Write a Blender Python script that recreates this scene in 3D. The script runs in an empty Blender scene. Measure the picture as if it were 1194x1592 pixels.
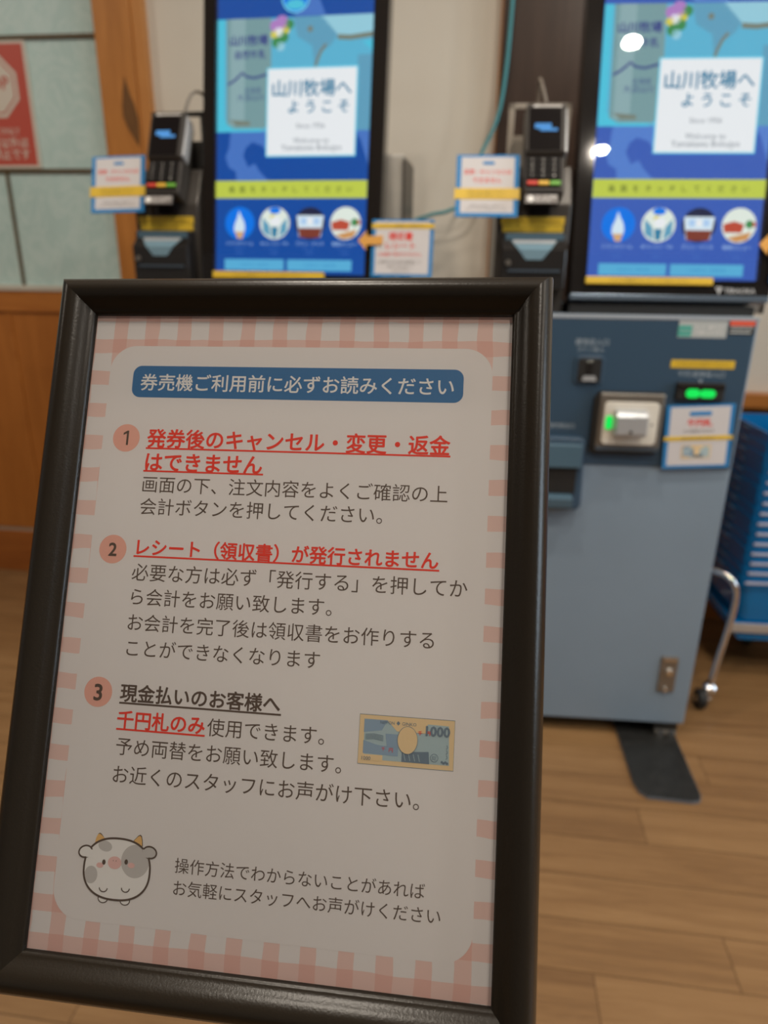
import bpy, bmesh, math, random
from mathutils import Matrix, Vector
random.seed(7)
S = bpy.context.scene
COL = S.collection
PI = math.pi

# ------------------------------------------------------------------ camera
CAM_H = 1.12
pitch, roll = math.radians(19.7055), math.radians(0.7082)
fwd = Vector((0, math.cos(pitch), -math.sin(pitch)))
rt0 = Vector((1, 0, 0)); up0 = rt0.cross(fwd)
rt = math.cos(roll) * rt0 + math.sin(roll) * up0
up = -math.sin(roll) * rt0 + math.cos(roll) * up0
cd = bpy.data.cameras.new('camera')
cam = bpy.data.objects.new('camera', cd); COL.objects.link(cam)
mw = Matrix((rt, up, -fwd)).transposed().to_4x4(); mw.translation = (0, 0, CAM_H)
cam.matrix_world = mw
cd.sensor_fit = 'VERTICAL'; cd.sensor_height = 32; cd.lens = 1077.45 / 1592 * 32
cd.clip_start = 0.02
cd.dof.use_dof = True; cd.dof.focus_distance = 0.31; cd.dof.aperture_fstop = 6.9
S.camera = cam

# ------------------------------------------------------------------ light / exposure
S.view_settings.view_transform = 'Standard'
S.view_settings.look = 'None'
S.view_settings.gamma = 1.0
S.view_settings.exposure = 0.0
S.view_settings.use_curve_mapping = False
S.cycles.use_denoising = True
S.cycles.max_bounces = 6
S.cycles.sample_clamp_indirect = 4.0
w = bpy.data.worlds.new('world'); S.world = w; w.use_nodes = True
WORLD = w.node_tree.nodes['Background']
WORLD.inputs[0].default_value = (1.0, 0.93, 0.86, 1)
WORLD.inputs[1].default_value = 0.13
LAMP_W = 9.6            # each ceiling downlight
LAMP_C = (1.0, 0.90, 0.77)
DAY_W = 200.0            # daylight outside the right-hand window
DAY_C = (0.70, 0.86, 1.0)

# ------------------------------------------------------------------ helpers
def lin(r, g, b):
    f = lambda c: (c / 255 / 12.92) if c <= 10.3 else ((c / 255 + .055) / 1.055) ** 2.4
    return (f(r), f(g), f(b), 1)

def mat(name, col, rough=.5, metal=0., spec=.5, emit=None, strength=1., coat=0.):
    m = bpy.data.materials.new(name); m.use_nodes = True
    b = m.node_tree.nodes['Principled BSDF']
    b.inputs['Base Color'].default_value = col if len(col) == 4 else (*col, 1)
    b.inputs['Roughness'].default_value = rough
    b.inputs['Metallic'].default_value = metal
    b.inputs['Specular IOR Level'].default_value = spec
    b.inputs['Coat Weight'].default_value = coat
    b.inputs['Coat Roughness'].default_value = .08
    if emit:
        b.inputs['Emission Color'].default_value = emit if len(emit) == 4 else (*emit, 1)
        b.inputs['Emission Strength'].default_value = strength
    return m

class NT:
    """small node-tree writer"""
    def __init__(s, m): s.t = m.node_tree; s.b = s.t.nodes['Principled BSDF']
    def n(s, typ, **kw):
        x = s.t.nodes.new(typ)
        for k, v in kw.items(): setattr(x, k, v)
        return x
    def l(s, a, b): s.t.links.new(a, b)
    def math(s, op, a, b=None, c=None):
        x = s.n('ShaderNodeMath', operation=op)
        for i, v in enumerate((a, b, c)):
            if v is None: continue
            if isinstance(v, (int, float)): x.inputs[i].default_value = v
            else: s.l(v, x.inputs[i])
        return x.outputs[0]
    def mix(s, f, a, b, mode='MIX'):
        x = s.n('ShaderNodeMix', data_type='RGBA', blend_type=mode)
        for i, v in ((0, f), (6, a), (7, b)):
            if isinstance(v, (int, float)): x.inputs[i].default_value = v
            elif isinstance(v, tuple): x.inputs[i].default_value = v
            else: s.l(v, x.inputs[i])
        return x.outputs[2]
    def coords(s, scale=(1, 1, 1), kind='Object'):
        c = s.n('ShaderNodeTexCoord'); mp = s.n('ShaderNodeMapping')
        mp.inputs['Scale'].default_value = scale
        s.l(c.outputs[kind], mp.inputs[0]); return mp.outputs[0]
    def noise(s, vec, scale, detail=4, rough=.55, dist=0.):
        x = s.n('ShaderNodeTexNoise'); x.inputs['Scale'].default_value = scale
        x.inputs['Detail'].default_value = detail; x.inputs['Roughness'].default_value = rough
        x.inputs['Distortion'].default_value = dist
        s.l(vec, x.inputs['Vector']); return x.outputs[0]
    def ramp(s, f, stops):
        x = s.n('ShaderNodeValToRGB'); e = x.color_ramp.elements
        while len(e) < len(stops): e.new(.5)
        for el, (p, c) in zip(e, stops): el.position = p; el.color = c
        s.l(f, x.inputs[0]); return x.outputs[0]
    def bump(s, h, strength=.1, dist=.01):
        x = s.n('ShaderNodeBump'); x.inputs['Strength'].default_value = strength
        x.inputs['Distance'].default_value = dist
        s.l(h, x.inputs['Height']); s.l(x.outputs[0], s.b.inputs['Normal'])
    def base(s, c): s.l(c, s.b.inputs['Base Color'])

def speckle(m, scale=180., amt=.12, stretch=(1, 1, 1), bump=0.):
    """slight procedural unevenness on an even material"""
    t = NT(m); c = tuple(t.b.inputs['Base Color'].default_value)
    n = t.noise(t.coords(stretch), scale)
    lo = tuple(x * (1 - amt) for x in c[:3]) + (1,); hi = tuple(min(1, x * (1 + amt)) for x in c[:3]) + (1,)
    t.base(t.ramp(n, [(.3, lo), (.7, hi)]))
    if bump: t.bump(n, bump, .002)
    return m

def wood(name, dark, light, stretch, scale=3., rough=.4, bump=.05):
    m = mat(name, light, rough); t = NT(m)
    v = t.coords(stretch)
    a = t.noise(v, scale, 6, .6, .6); b = t.noise(v, scale * 7, 3, .6)
    f = t.math('ADD', t.math('MULTIPLY', a, .7), t.math('MULTIPLY', b, .3))
    t.base(t.ramp(f, [(.32, dark), (.68, light)])); t.bump(f, bump, .003)
    return m

class MB:
    """collects shapes; build() links them as ONE mesh object"""
    def __init__(s): s.v = []; s.f = []; s.m = []; s.sm = []
    def raw(s, vs, fs, m, smooth=False):
        o = len(s.v); s.v += [tuple(x) for x in vs]
        for f in fs: s.f.append([i + o for i in f]); s.m.append(m); s.sm.append(smooth)
        return s
    def bm(s, bm, m, smooth=False):
        bm.verts.index_update()
        s.raw([v.co[:] for v in bm.verts], [[v.index for v in f.verts] for f in bm.faces], m, smooth); bm.free(); return s
    def box(s, x0, x1, y0, y1, z0, z1, m, bev=0., seg=2):
        b = bmesh.new(); bmesh.ops.create_cube(b, size=1)
        for v in b.verts:
            v.co = ((x0 + x1) / 2 + v.co.x * (x1 - x0), (y0 + y1) / 2 + v.co.y * (y1 - y0), (z0 + z1) / 2 + v.co.z * (z1 - z0))
        if bev: bmesh.ops.bevel(b, geom=list(b.edges), offset=bev, segments=seg, profile=.5, affect='EDGES')
        return s.bm(b, m)
    def prism(s, pts, a0, a1, m, axis='y', bev=0., seg=2):
        """outline extruded along an axis: y -> pts are (x,z), z -> (x,y), x -> (y,z)"""
        P = {'y': lambda p, a: (p[0], a, p[1]), 'z': lambda p, a: (p[0], p[1], a), 'x': lambda p, a: (a, p[0], p[1])}[axis]
        n = len(pts); b = bmesh.new()
        A = [b.verts.new(P(p, a0)) for p in pts]; B = [b.verts.new(P(p, a1)) for p in pts]
        b.faces.new(A); b.faces.new(B[::-1])
        for i in range(n): b.faces.new((A[i], B[i], B[(i + 1) % n], A[(i + 1) % n]))
        bmesh.ops.recalc_face_normals(b, faces=list(b.faces))
        if bev: bmesh.ops.bevel(b, geom=list(b.edges), offset=bev, segments=seg, profile=.5, affect='EDGES')
        return s.bm(b, m)
    def poly(s, pts, y, m):
        """flat printed patch in the x-z plane, seen from -y"""
        a = sum(pts[i][0] * pts[(i + 1) % len(pts)][1] - pts[(i + 1) % len(pts)][0] * pts[i][1] for i in range(len(pts)))
        if a < 0: pts = pts[::-1]
        return s.raw([(p[0], y, p[1]) for p in pts], [list(range(len(pts)))], m)
    def rect(s, x0, x1, z0, z1, y, m): return s.poly([(x0, z0), (x1, z0), (x1, z1), (x0, z1)], y, m)
    def disc(s, cx, cz, rx, y, m, rz=None, n=40, a0=0., a1=2 * PI, rot=0.):
        rz = rz or rx
        full = abs(a1 - a0 - 2 * PI) < 1e-6
        pts = []
        for i in range(n if full else n + 1):
            a = a0 + (a1 - a0) * i / n
            dx, dz = rx * math.cos(a), rz * math.sin(a)
            pts.append((cx + dx * math.cos(rot) - dz * math.sin(rot), cz + dx * math.sin(rot) + dz * math.cos(rot)))
        return s.poly(pts, y, m)
    def line(s, pts, wd, y, m, closed=False):
        """flat stroke of a given width"""
        n = len(pts); L = []; Rr = []
        for i in range(n):
            a = pts[i - 1] if (i or closed) else pts[i]; b = pts[(i + 1) % n] if (i < n - 1 or closed) else pts[i]
            d = Vector((b[0] - a[0], b[1] - a[1])); d = d.normalized() if d.length > 1e-9 else Vector((1, 0))
            L.append((pts[i][0] - d.y * wd / 2, y, pts[i][1] + d.x * wd / 2)); Rr.append((pts[i][0] + d.y * wd / 2, y, pts[i][1] - d.x * wd / 2))
        k = n if closed else n - 1
        return s.raw(L + Rr, [[i, n + i, n + (i + 1) % n, (i + 1) % n] for i in range(k)], m)
    def tube(s, path, r, m, n=12, caps=True):
        P = [Vector(p) for p in path]; vs = []; fs = []
        t0 = (P[1] - P[0]).normalized(); u = t0.orthogonal().normalized()
        for i, p in enumerate(P):
            t = ((P[min(i + 1, len(P) - 1)] - P[max(i - 1, 0)])).normalized()
            u = (u - t * u.dot(t)).normalized(); q = t.cross(u)
            rr = r[i] if isinstance(r, (list, tuple)) else r
            vs += [p + (u * math.cos(2 * PI * k / n) + q * math.sin(2 * PI * k / n)) * rr for k in range(n)]
        for i in range(len(P) - 1):
            for k in range(n): fs.append([i * n + k, i * n + (k + 1) % n, (i + 1) * n + (k + 1) % n, (i + 1) * n + k])
        s.raw(vs, fs, m, True)
        if caps: s.raw(vs[:n], [list(range(n))[::-1]], m); s.raw(vs[-n:], [list(range(n))], m)
        return s
    def lathe(s, prof, m, c=(0, 0, 0), axis='z', n=32):
        vs = []; fs = []
        for r, h in prof:
            for k in range(n):
                a = 2 * PI * k / n; x, y = r * math.cos(a), r * math.sin(a)
                vs.append({'z': (c[0] + x, c[1] + y, c[2] + h), 'y': (c[0] + x, c[1] + h, c[2] + y), 'x': (c[0] + h, c[1] + x, c[2] + y)}[axis])
        for i in range(len(prof) - 1):
            for k in range(n): fs.append([i * n + k, i * n + (k + 1) % n, (i + 1) * n + (k + 1) % n, (i + 1) * n + k])
        return s.raw(vs, fs, m, False)
    def text(s, body, x0, x1, zc, y, m, bold=0., res=2, h=None, align='C'):
        """lettering whose ink runs from x0 to x1 (or of em height h, placed by align), em box centred on zc"""
        v, f, (a, b) = glyphs(body, 0., res)
        if bold:
            V, F = [], []
            for i in range(9 if res > 3 else 5):
                q = 2 * PI * i / (8 if res > 3 else 4); dx, dz = (bold * math.cos(q), bold * math.sin(q)) if i < (8 if res > 3 else 4) else (0, 0)
                o_ = len(V); V += [(p[0] + dx, p[1] + dz, i) for p in v]; F += [[j + o_ for j in g] for g in f]
            v, f, a, b = V, F, a - bold, b + bold
        if h is None: k = (x1 - x0) / (b - a); ox = x0 - a * k
        else:
            k = h; wd = (b - a) * k
            if x1 is not None and wd > x1 - x0: k *= (x1 - x0) / wd; wd = x1 - x0
            ox = (x0 if align == 'L' else (x0 + x1) / 2 - wd / 2) - a * k
        return s.raw([(ox + p[0] * k, y - (4e-6 * p[2] if bold else 0), zc + (p[1] - .37) * k) for p in v], f, m)
    def build(s, name, parent=None, loc=None, rot=None, auto=False):
        me = bpy.data.meshes.new(name); me.from_pydata(s.v, [], s.f)
        slots = []
        for q in s.m:
            if q not in slots: slots.append(q)
        for q in slots: me.materials.append(q)
        me.polygons.foreach_set('material_index', [slots.index(q) for q in s.m])
        me.polygons.foreach_set('use_smooth', s.sm)
        me.update()
        o = bpy.data.objects.new(name, me); COL.objects.link(o)
        if loc: o.location = loc
        if rot: o.rotation_euler = rot
        if parent: o.parent = parent
        return o

_G = {}
def glyphs(body, bold, res):
    key = (body, bold, res)
    if key not in _G:
        c = bpy.data.curves.new('lettering', 'FONT'); c.body = body; c.resolution_u = res; c.fill_mode = 'FRONT' if hasattr(c, 'fill_mode') else c.fill_mode
        o = bpy.data.objects.new('lettering', c); COL.objects.link(o)
        dg = bpy.context.evaluated_depsgraph_get()
        ev = o.evaluated_get(dg); me = ev.to_mesh()
        v = [tuple(p.co) for p in me.vertices]; f = []
        for p in me.polygons:
            if p.normal.z > .5: f.append(list(p.vertices))
            elif p.normal.z < -.5: f.append(list(p.vertices)[::-1])
        xs = [p[0] for p in v]
        ev.to_mesh_clear(); bpy.data.objects.remove(o); bpy.data.curves.remove(c)
        _G[key] = (v, f, (min(xs), max(xs)))
    return _G[key]

def tag(o, label=None, cat=None, group=None, kind=None):
    if label: o['label'] = label
    if cat: o['category'] = cat
    if group: o['group'] = group
    if kind: o['kind'] = kind
    return o

def thing(name, label, cat, matrix=None, group=None):
    o = bpy.data.objects.new(name, None); COL.objects.link(o); o.empty_display_size = .05
    if matrix is not None: o.matrix_world = matrix
    return tag(o, label, cat, group)

def struct(o): o['kind'] = 'structure'; return o

def kids(o): return [c for c in bpy.data.objects if c.parent == o]

def copy_tree(o, parent=None):
    c = o.copy(); COL.objects.link(c)
    if parent: c.parent = parent
    for ch in kids(o): copy_tree(ch, c)
    return c

def rrect(x0, x1, z0, z1, r, n=6):
    p = []
    for cx, cz, a in ((x1 - r, z1 - r, 0), (x0 + r, z1 - r, 90), (x0 + r, z0 + r, 180), (x1 - r, z0 + r, 270)):
        for i in range(n + 1):
            t = math.radians(a + 90 * i / n); p.append((cx + r * math.cos(t), cz + r * math.sin(t)))
    return p

def TR(loc, yaw=0., tilt=0.):
    """tilt > 0 leans the top away from the viewer"""
    return Matrix.Translation(loc) @ Matrix.Rotation(yaw, 4, 'Z') @ Matrix.Rotation(-tilt, 4, 'X')

# ------------------------------------------------------------------ materials
M = {}
M['floor_gap'] = mat('floor_gap', lin(78, 50, 26), .7)
M['ceiling'] = speckle(mat('ceiling_paint', (.72, .70, .66), .9), 60, .05)
m = mat('wall_paint', (.66, .60, .50), .75); t = NT(m)
n1 = t.noise(t.coords(), 2.2, 3); n2 = t.noise(t.coords(), 160, 2)
t.base(t.ramp(n1, [(.3, (.66, .60, .51, 1)), (.7, (.72, .67, .58, 1))])); t.bump(n2, .08, .002)
M['wall'] = m
M['post'] = wood('post_wood', lin(168, 106, 44), lin(196, 130, 62), (6, 6, .5), 5)
M['post_edge'] = wood('post_edge_wood', lin(178, 116, 56), lin(205, 142, 76), (6, 6, .5), 5)
M['mark'] = wood('dark_patch_wood', lin(98, 64, 28), lin(122, 82, 40), (20, 20, 6), 9)
M['dado'] = wood('dado_wood', lin(158, 94, 36), lin(184, 116, 52), (5, 5, .4), 4, .35)
M['dado_rail'] = wood('dado_rail_wood', lin(164, 98, 40), lin(190, 122, 56), (.6, 5, 5), 4, .35)
M['groove'] = mat('groove_metal', (.42, .38, .32), .4, .3)
M['mullion'] = speckle(mat('mullion_wood', lin(92, 76, 50), .5), 40, .15)
M['sill'] = mat('pale_sill', (.55, .52, .45), .6)
m = mat('frosted_pane', (.5, .57, .53), .32); t = NT(m)
v = t.coords((1, 1, .7))
n1 = t.noise(v, 2.3, 3, .5, 1.2); n2 = t.noise(v, 9, 5, .62, 2.6)
st = t.math('SMOOTH_MIN', 1.0, t.math('MULTIPLY', t.math('ABSOLUTE', t.math('SUBTRACT', n2, .5)), 16), .2)
c0 = t.ramp(n1, [(.3, (.46, .62, .60, 1)), (.7, (.54, .71, .68, 1))])
t.base(t.mix(t.math('MULTIPLY', t.math('SUBTRACT', 1.0, st), .22), c0, (.86, .92, .90, 1)))
t.bump(n2, .25, .004); M['frost'] = m
M['pillar'] = wood('dark_pillar_wood', lin(52, 38, 30), lin(74, 56, 46), (6, 6, .5), 4, .28)
M['baseboard'] = wood('baseboard_wood', lin(140, 78, 30), lin(165, 98, 42), (.6, 5, 5), 4)
M['frame'] = mat('satin_black_frame', (.016, .012, .008), .28, 0, .29)
t = NT(M['frame']); nb = t.noise(t.coords((1, 1, 1)), 900, 2); t.bump(nb, .10, .0006)
M['white_sheet'] = mat('pane', (1, 1, 1))
M['paper'] = mat('poster_paper', (.77, .735, .715), .65)
M['ink'] = mat('brown_ink', (.105, .070, .050), .6)
M['red'] = mat('red_ink', (.86, .05, .025), .55)
M['banner'] = mat('blue_banner_ink', (.04, .165, .37), .55)
M['badge'] = mat('pink_badge_ink', (.82, .42, .33), .6)
M['white'] = mat('white_ink', (.85, .83, .80), .6)
M['pink_blush'] = mat('pink_blush_ink', (.80, .50, .46), .6)
M['grey_patch'] = mat('grey_patch_ink', (.56, .535, .51), .6)
M['horn'] = mat('ochre_ink', (.80, .48, .17), .6)
M['note_tan'] = mat('note_tan_ink', (.80, .60, .34), .6)
M['note_blue'] = mat('note_blue_ink', (.40, .52, .55), .6)
M['note_dark'] = mat('note_slate_ink', (.16, .22, .28), .6)
M['note_mid'] = mat('note_blue_grey_ink', (.27, .38, .50), .6)
M['back_board'] = speckle(mat('fibre_board', (.10, .07, .05), .8), 200, .2)
# pale paper with a woven pink check of the poster's margin
m = mat('gingham_paper', (.8, .78, .75), .65); t = NT(m)
sx = t.n('ShaderNodeSeparateXYZ'); t.l(t.coords(), sx.inputs[0])
wob = t.math('MULTIPLY', t.math('SUBTRACT', t.noise(t.coords(), 60, 1), .5), .0022)
def stripe(coord, start, pit, wid):
    q = t.math('ADD', coord, wob)
    ph = t.math('FRACT', t.math('DIVIDE', t.math('SUBTRACT', q, start), pit))
    return t.math('LESS_THAN', ph, wid / pit)
vx = stripe(sx.outputs[0], .00939 - .1577, .01577, .0069)
hz = stripe(t.math('MULTIPLY', sx.outputs[2], -1), .01175 - .01572 * 4, .01572, .0068)
f = t.math('ADD', vx, hz)
t.base(t.mix(t.math('GREATER_THAN', f, 1.5), t.mix(t.math('GREATER_THAN', f, .5), (.77, .735, .715, 1), (.78, .55, .49, 1)), (.75, .45, .385, 1)))
M['gingham'] = m

def pane_mat(name, refl=1.0, rough=.02):
    """thin clear sheet: transparent with fresnel reflection"""
    m = bpy.data.materials.new(name); m.use_nodes = True; T = m.node_tree; T.nodes.clear()
    o = T.nodes.new('ShaderNodeOutputMaterial'); mx = T.nodes.new('ShaderNodeMixShader'); fr = T.nodes.new('ShaderNodeFresnel')
    tr = T.nodes.new('ShaderNodeBsdfTransparent'); gl = T.nodes.new('ShaderNodeBsdfGlossy'); mu = T.nodes.new('ShaderNodeMath')
    fr.inputs[0].default_value = 1.46; gl.inputs['Roughness'].default_value = rough
    mu.operation = 'MULTIPLY'; mu.inputs[1].default_value = refl
    T.links.new(fr.outputs[0], mu.inputs[0]); T.links.new(mu.outputs[0], mx.inputs[0])
    T.links.new(tr.outputs[0], mx.inputs[1]); T.links.new(gl.outputs[0], mx.inputs[2]); T.links.new(mx.outputs[0], o.inputs[0])
    return m
M['acrylic'] = pane_mat('clear_acrylic', .5, .08)
M['screen_glass'] = pane_mat('screen_glass', 1.0, .012)
M['window_glass'] = pane_mat('window_glass', 1.0, .0)

def glow(name, r, g, b, k=1.):
    m = bpy.data.materials.new(name); m.use_nodes = True
    b_ = m.node_tree.nodes['Principled BSDF']
    b_.inputs['Base Color'].default_value = (.01, .01, .01, 1); b_.inputs['Specular IOR Level'].default_value = 0
    b_.inputs['Emission Color'].default_value = lin(r, g, b); b_.inputs['Emission Strength'].default_value = k
    return m
G = {k: glow('screen_' + k, *c) for k, c in dict(
    blue=(16, 76, 160), land=(72, 118, 196), cyan=(92, 180, 212), pale=(150, 205, 222), aqua=(78, 196, 222), carton=(120, 156, 160),
    carton_light=(140, 172, 176), navy=(56, 66, 132), white=(236, 240, 243), rimblue=(120, 215, 240), teal=(50, 128, 164), lime=(192, 206, 78), olive=(88, 104, 44),
    violet=(176, 128, 196), yellow=(214, 204, 72), leaf=(62, 140, 82), brown=(120, 130, 118), slate=(96, 160, 190), sky=(4, 118, 232),
    cone=(214, 170, 120), ice=(214, 232, 244), night=(34, 40, 70), choco=(126, 60, 48), sausage=(188, 78, 58), bread=(206, 150, 92), foam=(226, 236, 226),
    button=(88, 174, 216), buttontext=(60, 140, 200), caption=(172, 206, 242), greenled=(20, 235, 90), termblue=(84, 150, 214), grey=(120, 130, 140)).items()}
M['bezel'] = mat('black_bezel', (.012, .010, .009), .06, 0, .45)
M['lip'] = mat('bezel_lip', (.12, .16, .21), .3, .6)
M['gapblack'] = mat('matt_black', (.012, .011, .010), .6)
M['body'] = speckle(mat('grey_blue_steel', (.218, .288, .365), .42), 3, .05)
M['trimlight'] = mat('light_grey_trim', (.34, .38, .43), .4)
M['panel'] = mat('slate_blue_panel', (.038, .075, .122), .3)
M['column'] = mat('dark_column_plate', (.07, .062, .055), .3, .2)
M['bracketblack'] = mat('bracket_paint', (.03, .028, .025), .3)
M['rear'] = speckle(mat('grey_rear_cabinet', (.44, .42, .38), .5), 20, .05)
M['chrome'] = mat('chrome', (.75, .75, .76), .12, 1.)
M['steel'] = mat('brushed_steel', (.30, .28, .25), .35, .8)
M['offwhite'] = mat('off_white_plastic', (.72, .68, .60), .4)
M['silver'] = mat('silver_plastic', (.50, .52, .54), .3, .4)
M['tape'] = mat('yellow_tape', (.72, .48, .04), .35)
M['tapetext'] = mat('tape_lettering', (.30, .20, .02), .5)
M['greylabel'] = mat('grey_label', (.42, .45, .45), .5)
M['greenlabel'] = mat('green_label', (.03, .38, .30), .5)
M['redlabel'] = mat('red_label', (.75, .10, .05), .5)
M['paneltext'] = mat('panel_lettering', (.35, .42, .48), .5)
M['logotext'] = mat('logo_lettering', (.45, .46, .47), .4)
M['glossblack'] = mat('gloss_black_plastic', (.018, .016, .015), .12, 0, .6)
M['printer_blue'] = mat('blue_grey_slot', (.07, .125, .17), .25)
M['slotsheen'] = mat('slot_face_sheen', (.17, .28, .35), .3)  # reflection on the glossy printer slope, put into the colour
M['lug'] = mat('blue_lug', (.06, .20, .36), .3)
M['termbody'] = mat('terminal_shell', (.04, .035, .031), .4, 0, .25)
M['termface'] = mat('terminal_face', (.008, .006, .006), .45, 0, .04)
M['key'] = mat('dark_key', (.018, .017, .016), .4, 0, .2)
M['keymark'] = mat('key_mark', (.58, .55, .52), .5)
M['keyred'] = mat('red_key', (.62, .04, .02), .4)
M['keyyellow'] = mat('yellow_key', (.75, .45, .04), .4)
M['keygreen'] = mat('green_key', (.14, .42, .04), .4)
M['termlabel'] = mat('grey_terminal_label', (.19, .17, .16), .5)
M['cable_grey'] = mat('grey_cable', (.20, .17, .14), .5)
M['cardwhite'] = mat('card_white', (.66, .64, .65), .16, 0, .5, coat=.6)
M['cardblue'] = mat('card_blue', (.035, .24, .56), .2, 0, .5, coat=.6)
M['cardred'] = mat('card_red', (.72, .06, .05), .3)
M['cardgrey'] = mat('card_grey_text', (.20, .18, .18), .4)
M['cardback'] = mat('card_back', (.5, .5, .5), .5)
M['orange'] = mat('orange_arrow', (.72, .36, .08), .35)
M['signred'] = mat('sign_red', (.52, .085, .058), .35)
M['signwhite'] = mat('sign_white', (.66, .60, .52), .4)
M['foot'] = speckle(mat('black_foot_plate', (.018, .018, .017), .38), 60, .3)
M['footedge'] = mat('foot_edge', (.16, .19, .23), .4, .3)
M['basket'] = mat('blue_basket_plastic', (.003, .165, .43), .16, 0, .5)
M['handle'] = mat('pale_handle', (.52, .52, .62), .3)
M['rubber'] = mat('black_rubber', (.012, .012, .012), .6)
M['greybar'] = mat('grey_bar', (.42, .37, .33), .4)
M['teal'] = mat('teal_cable', (.06, .30, .34), .45)
M['lampglow'] = mat('lamp_glow', (.9, .9, .9), .5, emit=(1, .86, .68), strength=14)
M['whitemetal'] = mat('white_metal', (.7, .7, .68), .4)

# ------------------------------------------------------------------ room shell
YAW = math.radians(-6.8)
WALL = TR((0.2648, 2.2206, 0), YAW)             # wall frame: x along the wall, y into it, z up
def in_wall(o): o.matrix_world = WALL @ o.matrix_basis; return struct(o)

# plank floor: boards laid along the wall
m = mat('floor_planks', lin(150, 104, 60), .42); t = NT(m)
uvn = t.n('ShaderNodeUVMap'); mp = t.n('ShaderNodeMapping'); mp.inputs['Scale'].default_value = (1.6, 24, 1); t.l(uvn.outputs[0], mp.inputs[0])
a = t.noise(mp.outputs[0], 1.6, 7, .62, .9); b2 = t.noise(mp.outputs[0], 9, 4, .6, .4)
at = t.n('ShaderNodeAttribute'); at.attribute_name = 'board_tone'
f = t.math('ADD', t.math('ADD', t.math('MULTIPLY', a, .75), t.math('MULTIPLY', b2, .25)), t.math('MULTIPLY', t.math('SUBTRACT', at.outputs['Fac'], .5), .14))
t.base(t.ramp(f, [(.28, (.160, .080, .030, 1)), (.5, (.235, .126, .050, 1)), (.74, (.310, .177, .076, 1))]))
t.bump(f, .06, .002); M['planks'] = m
bm = bmesh.new(); uvl = bm.loops.layers.uv.new('UVMap'); tone = bm.faces.layers.float.new('board_tone')
PW, PL, GAP = .1007, .92, .0007
known = {11: .401, 10: .86, 9: .62, 8: .487, 7: .249, 12: .10}   # joints seen in the photograph, per row
for r in range(-40, 26):
    z0 = .0715 + r * PW
    off = known.get(r, random.random() * PL)
    for k in range(-6, 7):
        x0 = off + k * PL
        if x0 > 4.6 or x0 + PL < -4.2: continue
        vs = [bm.verts.new(p) for p in ((x0 + GAP, z0 + GAP, 0), (x0 + PL - GAP, z0 + GAP, 0), (x0 + PL - GAP, z0 + PW - GAP, 0), (x0 + GAP, z0 + PW - GAP, 0))]
        fc = bm.faces.new(vs); fc[tone] = random.random(); ou, ov = random.random() * 20, random.random() * 20
        for lp in fc.loops: lp[uvl].uv = (lp.vert.co.x + ou, lp.vert.co.y + ov)
me = bpy.data.meshes.new('floor'); 
sub = bmesh.ops.create_grid(bm, x_segments=1, y_segments=1, size=4.6, matrix=Matrix.Translation((0, -1.0, -.0012)))
for v in sub['verts']:
    for fc in v.link_faces: fc.material_index = 1
bm.to_mesh(me); bm.free()
me.materials.append(M['planks']); me.materials.append(M['floor_gap'])
fl = bpy.data.objects.new('floor', me); COL.objects.link(fl); fl.rotation_euler = (0, 0, math.radians(-7.5)); struct(fl)

CEIL = 2.7
o = MB().box(-4.2, 4.2, -4.2, .06, CEIL, CEIL + .05, M['ceiling']).build('ceiling'); in_wall(o)
o = MB().box(-.966, 4.2, 0, .08, 0, CEIL, M['wall']).build('wall_back'); in_wall(o)
# wood post with a lighter edge strip and a dark patch
o = MB().box(-1.1127, -1.0019, -.035, .05, 0, CEIL, M['post'], .002).box(-1.0019, -.9656, -.028, .05, 0, CEIL, M['post_edge'], .002).build('trim_1'); in_wall(o)
dp = MB().prism([(-1.034, 1.622), (-1.043, 1.585), (-1.049, 1.55), (-1.050, 1.52), (-1.041, 1.494), (-1.025, 1.466), (-1.0085, 1.438),
                 (-1.0045, 1.468), (-1.0040, 1.512), (-1.0115, 1.548), (-1.022, 1.575), (-1.029, 1.60)], -.0365, -.034, M['mark']).build('dark_patch', o)
dp['label'] = 'dark spindle-shaped patch on the wooden post'
# panelled timber below the frosted glazing
b = MB().box(-4.2, -1.1127, 0, .07, .178, 1.005, M['dado'])
for k in range(8): b.box(-1.1127 - .42 * k - .012, -1.1127 - .42 * k, -.004, .01, .178, .96, M['dado_rail'])
b.box(-4.2, -1.1127, -.008, .07, .955, 1.022, M['dado_rail'], .002).box(-4.2, -1.1127, .004, .07, .163, .178, M['groove'])
o = b.build('wall_left'); in_wall(o)
o = MB().box(-4.2, -1.1127, -.004, .07, 0, .163, M['baseboard'], .002).build('baseboard_left'); in_wall(o)
o = MB().box(-4.2, -1.1127, -.012, .06, 1.022, 1.040, M['sill'], .002).build('trim_2'); in_wall(o)
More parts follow.
